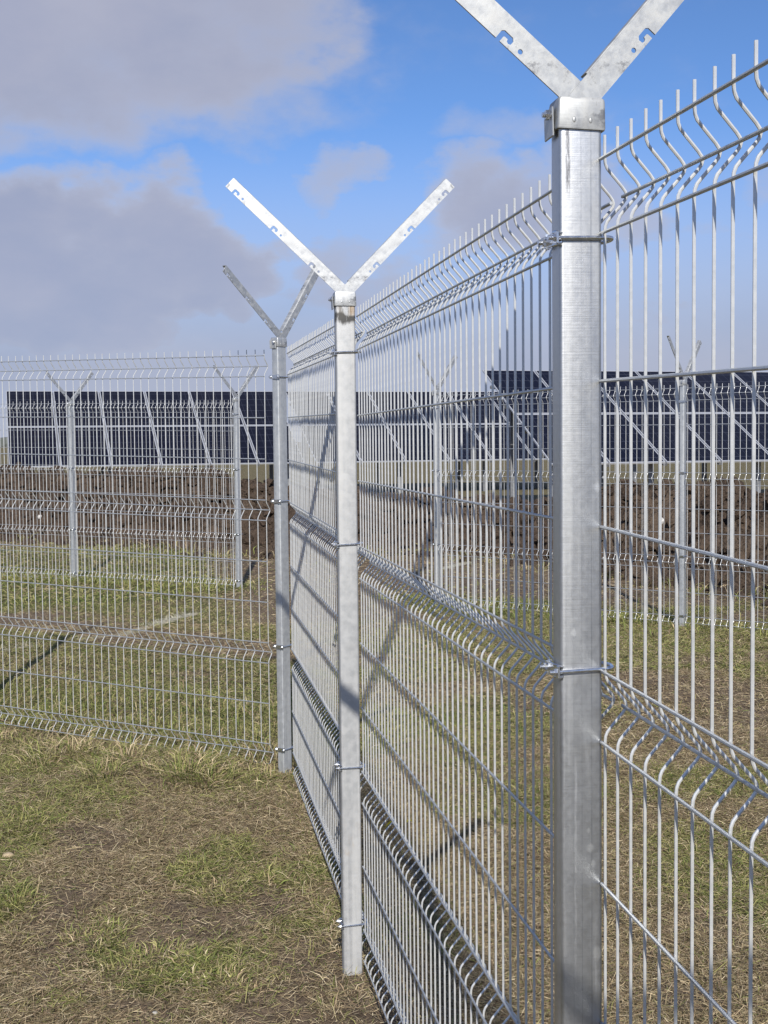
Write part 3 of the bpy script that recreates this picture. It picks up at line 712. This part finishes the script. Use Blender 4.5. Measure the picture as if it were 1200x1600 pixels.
GREEN = 1.14 * np.array([(0.190, 0.222, 0.062), (0.245, 0.262, 0.080), (0.140, 0.172, 0.048), (0.32, 0.305, 0.110), (0.37, 0.34, 0.14)])
def blades(name, label, x, y, length, width, lift, az, tint, zoff=None):
    n = len(x); z = ground_np(x, y) + (fbm(x, y, 5.0, 3) - 0.5) * (1 - sm(9, 16, y)) * 0.031 + (0 if zoff is None else zoff)
    dx, dy = np.cos(az), np.sin(az); px, py = -dy, dx
    # arc: starts at angle lift, droops towards the tip
    a1 = lift; a2 = lift * 0.35 - 0.12 * rng.random(n)
    l1 = length * 0.5; l2 = length * 0.5
    P0 = np.stack([x, y, z], -1)
    P1 = P0 + np.stack([dx * np.cos(a1) * l1, dy * np.cos(a1) * l1, np.sin(a1) * l1], -1)
    sw = rng.normal(0, 0.35, n); dx2, dy2 = np.cos(az + sw), np.sin(az + sw)
    P2 = P1 + np.stack([dx2 * np.cos(a2) * l2, dy2 * np.cos(a2) * l2, np.sin(a2) * l2], -1)
    P2[:, 2] = np.maximum(P2[:, 2], P0[:, 2] + 0.002); P1[:, 2] = np.maximum(P1[:, 2], P0[:, 2] + 0.003)
    tw = rng.normal(0, 0.5, n)
    W = np.stack([px * np.cos(tw), py * np.cos(tw), np.sin(tw)], -1) * (width * 0.5)[:, None]
    co = np.stack([P0 - W * .7, P0 + W * .7, P1 - W, P1 + W, P2], 1).reshape(-1, 3)
    i0 = np.arange(n) * 5
    tri = np.stack([i0, i0 + 1, i0 + 3, i0, i0 + 3, i0 + 2, i0 + 2, i0 + 3, i0 + 4], -1).reshape(-1)
    me = bpy.data.meshes.new(name); me.vertices.add(len(co)); me.vertices.foreach_set('co', co.astype(np.float32).ravel())
    me.loops.add(len(tri)); me.loops.foreach_set('vertex_index', tri.astype(np.int32)); me.polygons.add(len(tri) // 3)
    me.polygons.foreach_set('loop_start', np.arange(0, len(tri), 3, dtype=np.int32)); me.polygons.foreach_set('use_smooth', np.ones(len(tri) // 3, bool)); me.update()
    t5 = np.repeat(np.concatenate([tint, np.ones((n, 1))], 1), 5, 0); a = me.color_attributes.new('tint', 'FLOAT_COLOR', 'POINT'); a.data.foreach_set('color', t5.astype(np.float32).ravel())
    me.materials.append(M['blade'])
    return tag(link(name, me), label, 'grass', kind='stuff')
yawdir = math.atan2(FWD.x, FWD.y)
def wedge(n, d0, d1):
    """random ground points in what the camera and its neighbours can see"""
    k = int(n * 1.0); d = np.sqrt(rng.random(k) * (d1 ** 2 - d0 ** 2) + d0 ** 2)
    lat = (rng.random(k) * 2 - 1) * (0.32 * d + 1.3)
    x = CAM.x + math.sin(yawdir) * d + math.cos(yawdir) * lat; y = CAM.y + math.cos(yawdir) * d - math.sin(yawdir) * lat
    return x, y
def pick(palette, n): return palette[rng.integers(0, len(palette), n)] * rng.uniform(0.75, 1.25, (n, 1))
def area(d0, d1): return 0.32 * (d1 ** 2 - d0 ** 2) + 2.6 * (d1 - d0)
def bank_clear(x, y):
    d = seg_dist(x, y, BANK); return d > 1.2
def strew(name, label, d0, d1, dens, lmul, wmul):
    n = int(area(d0, d1) * dens); x, y = wedge(n, d0, d1)
    s_, g_, p_ = cover(x, y); u = rng.random(n)
    keep = (u > s_ * 0.66) & bank_clear(x, y); x, y, s_, g_, p_ = (v[keep] for v in (x, y, s_, g_, p_)); n = len(x)
    live = rng.random(n) < np.clip(g_ * 0.72 + 0.05, 0, 0.82)
    L_ = np.where(live, rng.gamma(5, 0.0072, n), rng.gamma(4, 0.0095, n)) * lmul * (1 + 0.35 * g_)
    lift = np.where(live, rng.uniform(0.12, 0.95, n), np.abs(rng.normal(0.10, 0.26, n)))
    wd = np.where(live, rng.uniform(0.0020, 0.0036, n), rng.uniform(0.0014, 0.0028, n)) * wmul
    tint = np.where(live[:, None], pick(GREEN, n), pick(STRAW, n))
    pal = (rng.random(n) < p_ * 1.3)[:, None]; tint = np.where(pal, np.array([[0.55, 0.52, 0.40]]) * rng.uniform(.8, 1.2, (n, 1)), tint)
    return blades(name, label, x, y, L_, wd, lift, rng.random(n) * 6.283, tint, rng.random(n) * 0.008)
strew('trampled_grass', 'short trampled grass on the near ground', 2.6, 7.2, 9500, 0.9, 0.85)
def clippings(name, label, d0, d1, dens, lmul, wmul):
    # a thatch of short dry pieces lying every way, too many to count
    n = int(area(d0, d1) * dens); x, y = wedge(n, d0, d1); s_, g_, p_ = cover(x, y)
    keep = (rng.random(n) > s_ * 0.62) & bank_clear(x, y); x, y, s_, g_ = x[keep], y[keep], s_[keep], g_[keep]; n = len(x)
    gz = ground_np(x, y) + (fbm(x, y, 5.0, 3) - 0.5) * (1 - sm(9, 16, y)) * 0.031
    L_ = rng.gamma(3.5, 0.0085, n) * lmul; az = rng.random(n) * 6.283; el = rng.normal(0.05, 0.30, n); w = rng.uniform(0.0012, 0.0024, n) * wmul
    c0 = np.stack([x, y, gz + 0.004 + 0.012 * rng.random(n)], -1); d = np.stack([np.cos(az) * np.cos(el), np.sin(az) * np.cos(el), np.sin(el)], -1) * (L_ * .5)[:, None]
    tw = rng.normal(0, 0.6, n); W = np.stack([-np.sin(az) * np.cos(tw), np.cos(az) * np.cos(tw), np.sin(tw)], -1) * w[:, None]
    co = np.stack([c0 - d - W * .5, c0 - d + W * .5, c0 + d + W * .35, c0 + d - W * .35], 1).reshape(-1, 3)
    me = bpy.data.meshes.new(name); me.vertices.add(4 * n); me.vertices.foreach_set('co', co.astype(np.float32).ravel())
    me.loops.add(4 * n); me.loops.foreach_set('vertex_index', np.arange(4 * n, dtype=np.int32)); me.polygons.add(n); me.polygons.foreach_set('loop_start', np.arange(0, 4 * n, 4, dtype=np.int32)); me.update()
    live = rng.random(n) < np.clip(0.05 + 0.45 * g_, 0, 0.6)
    tint = np.where(live[:, None], pick(GREEN, n), pick(STRAW, n) * rng.uniform(0.55, 1.15, (n, 1)))
    a = me.color_attributes.new('tint', 'FLOAT_COLOR', 'POINT'); a.data.foreach_set('color', np.repeat(np.concatenate([tint, np.ones((n, 1))], 1), 4, 0).astype(np.float32).ravel())
    me.materials.append(M['blade']); tag(link(name, me), label, 'grass', kind='stuff')
clippings('dry_clippings', 'thatch of short dry clippings lying on the near ground', 2.6, 6.8, 21000, 1.0, 1.0)
clippings('dry_thatch', 'dry thatch among the grass beyond the fence', 6.8, 11.0, 6500, 1.25, 1.6)
strew('meadow_grass', 'short olive grass around the corner and behind the mesh', 7.2, 12.5, 3400, 1.0, 1.3)
strew('distant_grass', 'thin grass around the foot of the far fence', 12.5, 21.0, 1200, 1.5, 2.6)

def tufts():
    xs, ys, Ls, ws, li, az, ti = [], [], [], [], [], [], []
    def tuft(x, y, k, L_, spread, green, w=0.0038):
        a = rng.random(k) * 6.283; r = spread * np.sqrt(rng.random(k))
        xs.append(x + r * np.cos(a)); ys.append(y + r * np.sin(a)); Ls.append(rng.gamma(9, L_ / 9, k)); ws.append(rng.uniform(0.6, 1.2, k) * w)
        li.append(rng.uniform(0.3, 1.3, k)); az.append(a + rng.normal(0, 0.7, k)); ti.append(np.where((rng.random(k) < green)[:, None], pick(GREEN, k), pick(STRAW, k) * 1.15))
    # rank growth along the foot of the second fence
    for _ in range(430):
        s = rng.uniform(-0.05, 3.2); n_ = rng.normal(-0.20, 0.16) if rng.random() < 0.8 else rng.normal(0.35, 0.3)
        q = BORG + BDIR * s + BNRM * n_; tuft(q.x, q.y, int(rng.integers(12, 28)), rng.uniform(0.04, 0.085), 0.06, 0.45)
    for _ in range(620):      # lush strip behind it
        s = rng.uniform(-0.2, 4.0); q = BORG + BDIR * s + BNRM * rng.uniform(0.05, 1.25); tuft(q.x, q.y, int(rng.integers(14, 30)), rng.uniform(0.05, 0.09), 0.08, 0.78)
    for px, py, k, L_, g in ((290, 1215, 260, .15, .75), (330, 1222, 160, .13, .75), (160, 1215, 150, .12, .6), (30, 1290, 110, .06, .85), (60, 1280, 90, .06, .8), (20, 1420, 150, .06, .85), (5, 1405, 100, .06, .85), (430, 1185, 120, .12, .5), (400, 1180, 100, .12, .5),
                           (250, 1500, 220, .045, .8), (300, 1520, 260, .045, .8), (335, 1545, 220, .045, .75), (210, 1510, 160, .04, .8), (380, 1560, 120, .04, .75), (310, 1365, 170, .045, .85), (420, 1385, 170, .042, .8), (345, 1400, 150, .04, .7), (150, 1465, 130, .045, .8), (120, 1480, 100, .04, .75), (480, 1340, 120, .04, .7), (455, 1505, 30, .05, 1.0), (200, 1190, 120, .12, .45), (110, 1180, 120, .12, .4), (60, 1190, 90, .12, .6)):
        q = hitz(px, py, ground_z(*hitz(px, py, 0.0)[:2])); tuft(q.x, q.y, k, L_, 0.11, g)
    for (fx, fy), k in (((XC, 1.70), 12), ((XC, 3.93), 7), ((-0.04, 6.13), 22), ((p4.x, p4.y), 14)):
        for _ in range(k): tuft(fx + rng.normal(0, .07), fy + rng.normal(-.02, .06), int(rng.integers(8, 20)), rng.uniform(.03, .07), .03, .5, 0.003)
    for _ in range(340):      # coarse dry edge all along the foot of the near fence
        yy = rng.uniform(0.8, 6.1); tuft(rng.normal(-0.02, .05), yy, int(rng.integers(6, 14)), rng.uniform(.025, .055), .04, .3, 0.0028)
    for _ in range(240):
        t = rng.random(); kx = np.interp(t, np.linspace(0, 1, len(BANK)), [b_[0] for b_ in BANK]); ky = np.interp(t, np.linspace(0, 1, len(BANK)), [b_[1] for b_ in BANK])
        tuft(kx - 1.0 + rng.normal(0, .25), ky - 1.0 + rng.normal(0, .3), 16, rng.uniform(.08, .18), .1, .6, 0.009)
    # scattered small tufts everywhere near
    x, y = wedge(1500, 2.8, 12.0); s_, g_, p_ = cover(x, y)
    for i in range(len(x)):
        if rng.random() < 0.15 + 0.7 * g_[i] - 0.5 * s_[i]: tuft(x[i], y[i], int(rng.integers(8, 26)), rng.uniform(0.03, 0.055), 0.055, 0.25 + 0.55 * g_[i], 0.003)
    # fresh green along the foot of the far fence
    for a, b_ in ((CP[0] + d1 * 2, CP[1]), (CP[2], CP[3] + d2 * 2)):
        for _ in range(260):
            q = a.lerp(b_, rng.random()) + Vector((rng.normal(0, .25), rng.normal(0, .25), 0)); tuft(q.x, q.y, 14, rng.uniform(.06, .12), 0.08, 0.85, 0.007)
    cat = np.concatenate
    blades('grass_tufts', 'longer green and straw tufts along the fence feet and in patches', cat(xs), cat(ys), cat(Ls), cat(ws), cat(li), cat(az), cat(ti))
tufts()

# ------------------------------------------------------------------ small things
def simple(name, c, rough=0.8):
    mt, nt, bs, o = new_mat(name); g = NB(nt); n = g.noise(g.coord(), 30, 4)
    nt.links.new(g.mix(g.rng(n, .3, .7), tuple(v * .75 for v in c), tuple(min(1, v * 1.15) for v in c)), bs.inputs['Base Color']); bs.inputs['Roughness'].default_value = rough; return mt
def pebble(px, py, r, c, label):
    q = hitz(px, py, ground_z(*hitz(px, py, -0.03)[:2])); b = bmesh.new(); bmesh.ops.create_icosphere(b, subdivisions=3, radius=1)
    for v in b.verts:
        k = 1 + 0.25 * noise.noise(v.co * 1.4 + Vector((px, py, 0))); v.co = Vector((v.co.x * r * 1.3 * k, v.co.y * r * k, v.co.z * r * 0.7 * k))
    o = link('pebble', mesh_from(b, 'pebble', simple('stone', c), True), None, (q.x, q.y, ground_z(q.x, q.y) + r * 0.45)); tag(o, label, 'stone', 'loose pebbles')
pebble(243, 1584, 0.007, (0.55, 0.54, 0.50), 'small white pebble near the bottom edge in green grass')
pebble(12, 1334, 0.017, (0.42, 0.33, 0.21), 'tan pebble on bare soil by the left edge')
def leaf(px, py, L_, w, az, label):
    q = hitz(px, py, 0.0); b = bmesh.new(); rows = []
    for i in range(7):
        t = i / 6; ww = w * math.sin(math.pi * min(0.98, max(0.03, t))) ** 0.8
        zz = 0.035 + 0.02 * math.sin(t * 3) ; rows.append([b.verts.new((L_ * (t - .5), ww * s, zz + abs(s) * 0.006)) for s in (-.5, 0, .5)])
    for r0, r1 in zip(rows, rows[1:]):
        for k in range(2): b.faces.new((r0[k], r0[k + 1], r1[k + 1], r1[k]))
    bmesh.ops.solidify(b, geom=b.faces[:], thickness=0.0012)
    o = link('fallen_leaf', mesh_from(b, 'leaf', simple('yellow_leaf', (0.62, 0.55, 0.03), 0.5), True), None, (q.x, q.y, ground_z(q.x, q.y) - 0.012), (0, 0, az)); tag(o, label, 'leaf', 'yellow leaves')
leaf(612, 1307, 0.055, 0.025, 0.2, 'yellow leaf in the fence shadow, left one of two')
leaf(640, 1304, 0.05, 0.022, 0.0, 'yellow leaf in the fence shadow, right one of two')

def dry_shrub(px, py, label):
    q = hitz(px, py, 0.1); xs = []
    root = empty('dry_weed', (q.x, q.y, ground_z(q.x, q.y)))
    tag(root, label, 'weed')
    b = bmesh.new(); b2 = bmesh.new(); mt = simple('bleached_stalk', (0.52, 0.48, 0.40), 0.9)
    for k in range(26):
        a = random.random() * 6.283; el = random.uniform(0.25, 1.4); L_ = random.uniform(0.12, 0.30)
        d = Vector((math.cos(a) * math.cos(el), math.sin(a) * math.cos(el), math.sin(el))); p0 = Vector((random.uniform(-.03, .03), random.uniform(-.03, .03), -0.02))
        add_tube(b, [p0, p0 + d * L_ * .5 + Vector((0, 0, .01)), p0 + d * L_], [0.004, 0.003, 0.0015], 4)
        for j in range(7):
            c = p0 + d * L_ * random.uniform(.45, 1.0); e = Vector((random.uniform(-1, 1), random.uniform(-1, 1), random.uniform(-.3, 1))).normalized() * 0.03; w_ = Vector((random.uniform(-1, 1), random.uniform(-1, 1), random.uniform(-1, 1))).normalized() * 0.007
            b2.faces.new([b2.verts.new(v) for v in (c - w_, c + w_, c + e + w_ * .5, c + e - w_ * .5)])
    link('stem', mesh_from(b, 'stem', mt), root); link('leaf_mass', mesh_from(b2, 'leaf_mass', mt), root)
dry_shrub(1008, 898, 'bleached dry weed at the foot of the bank right of near post')
def scrap(px, py, dist, label):
    d = pix_dir(px, py); q = CAM + d * dist
    b = bmesh.new(); bmesh.ops.create_icosphere(b, subdivisions=2, radius=1)
    for v in b.verts: v.co = Vector((v.co.x * .032, v.co.y * .02, v.co.z * .038)) * (1 + .5 * noise.noise(v.co * 2.5 + Vector((px, 0, 0))))
    o = link('paper_scrap', mesh_from(b, 'paper_scrap', simple('white_paper', (0.6, 0.58, 0.55)), False), None, q); tag(o, label, 'litter', 'pale scraps on the bank')
    return o
def drop_on_bank(o):
    bank = bpy.data.objects['earth_bank']
    dg = bpy.context.evaluated_depsgraph_get(); d = (Vector(o.location) - CAM).normalized()
    ok, loc, nrm, idx = bank.ray_cast(CAM, d)
    if ok: o.location = loc + nrm * 0.02
drop_on_bank(scrap(1036, 815, 14, 'white crumpled scrap on the earth bank right of the near post'))
drop_on_bank(scrap(63, 808, 20, 'pale scrap on the earth bank behind the left far post'))

# far tree line beyond the field, one mass
def treeline():
    b = bmesh.new()
    for k in range(520):
        a = random.uniform(-75, 75); d = random.uniform(900, 1300); x = d * math.sin(R(a)); y = d * math.cos(R(a)); h = random.uniform(3.0, 8.5)
        Mx = Matrix.Translation((x, y, h * .4)) @ Matrix.Diagonal((random.uniform(6, 16), 5, h, 1))
        base = bmesh.ops.create_icosphere(b, subdivisions=2, radius=1.0, matrix=Mx)
        for v in base['verts']: v.co += Vector((random.uniform(-1, 1), random.uniform(-1, 1), random.uniform(-.6, .6)))
    tag(link('distant_trees', mesh_from(b, 'distant_trees', simple('far_foliage', (0.10, 0.11, 0.10)))), 'low line of distant trees along the horizon', 'trees', kind='stuff')
treeline()
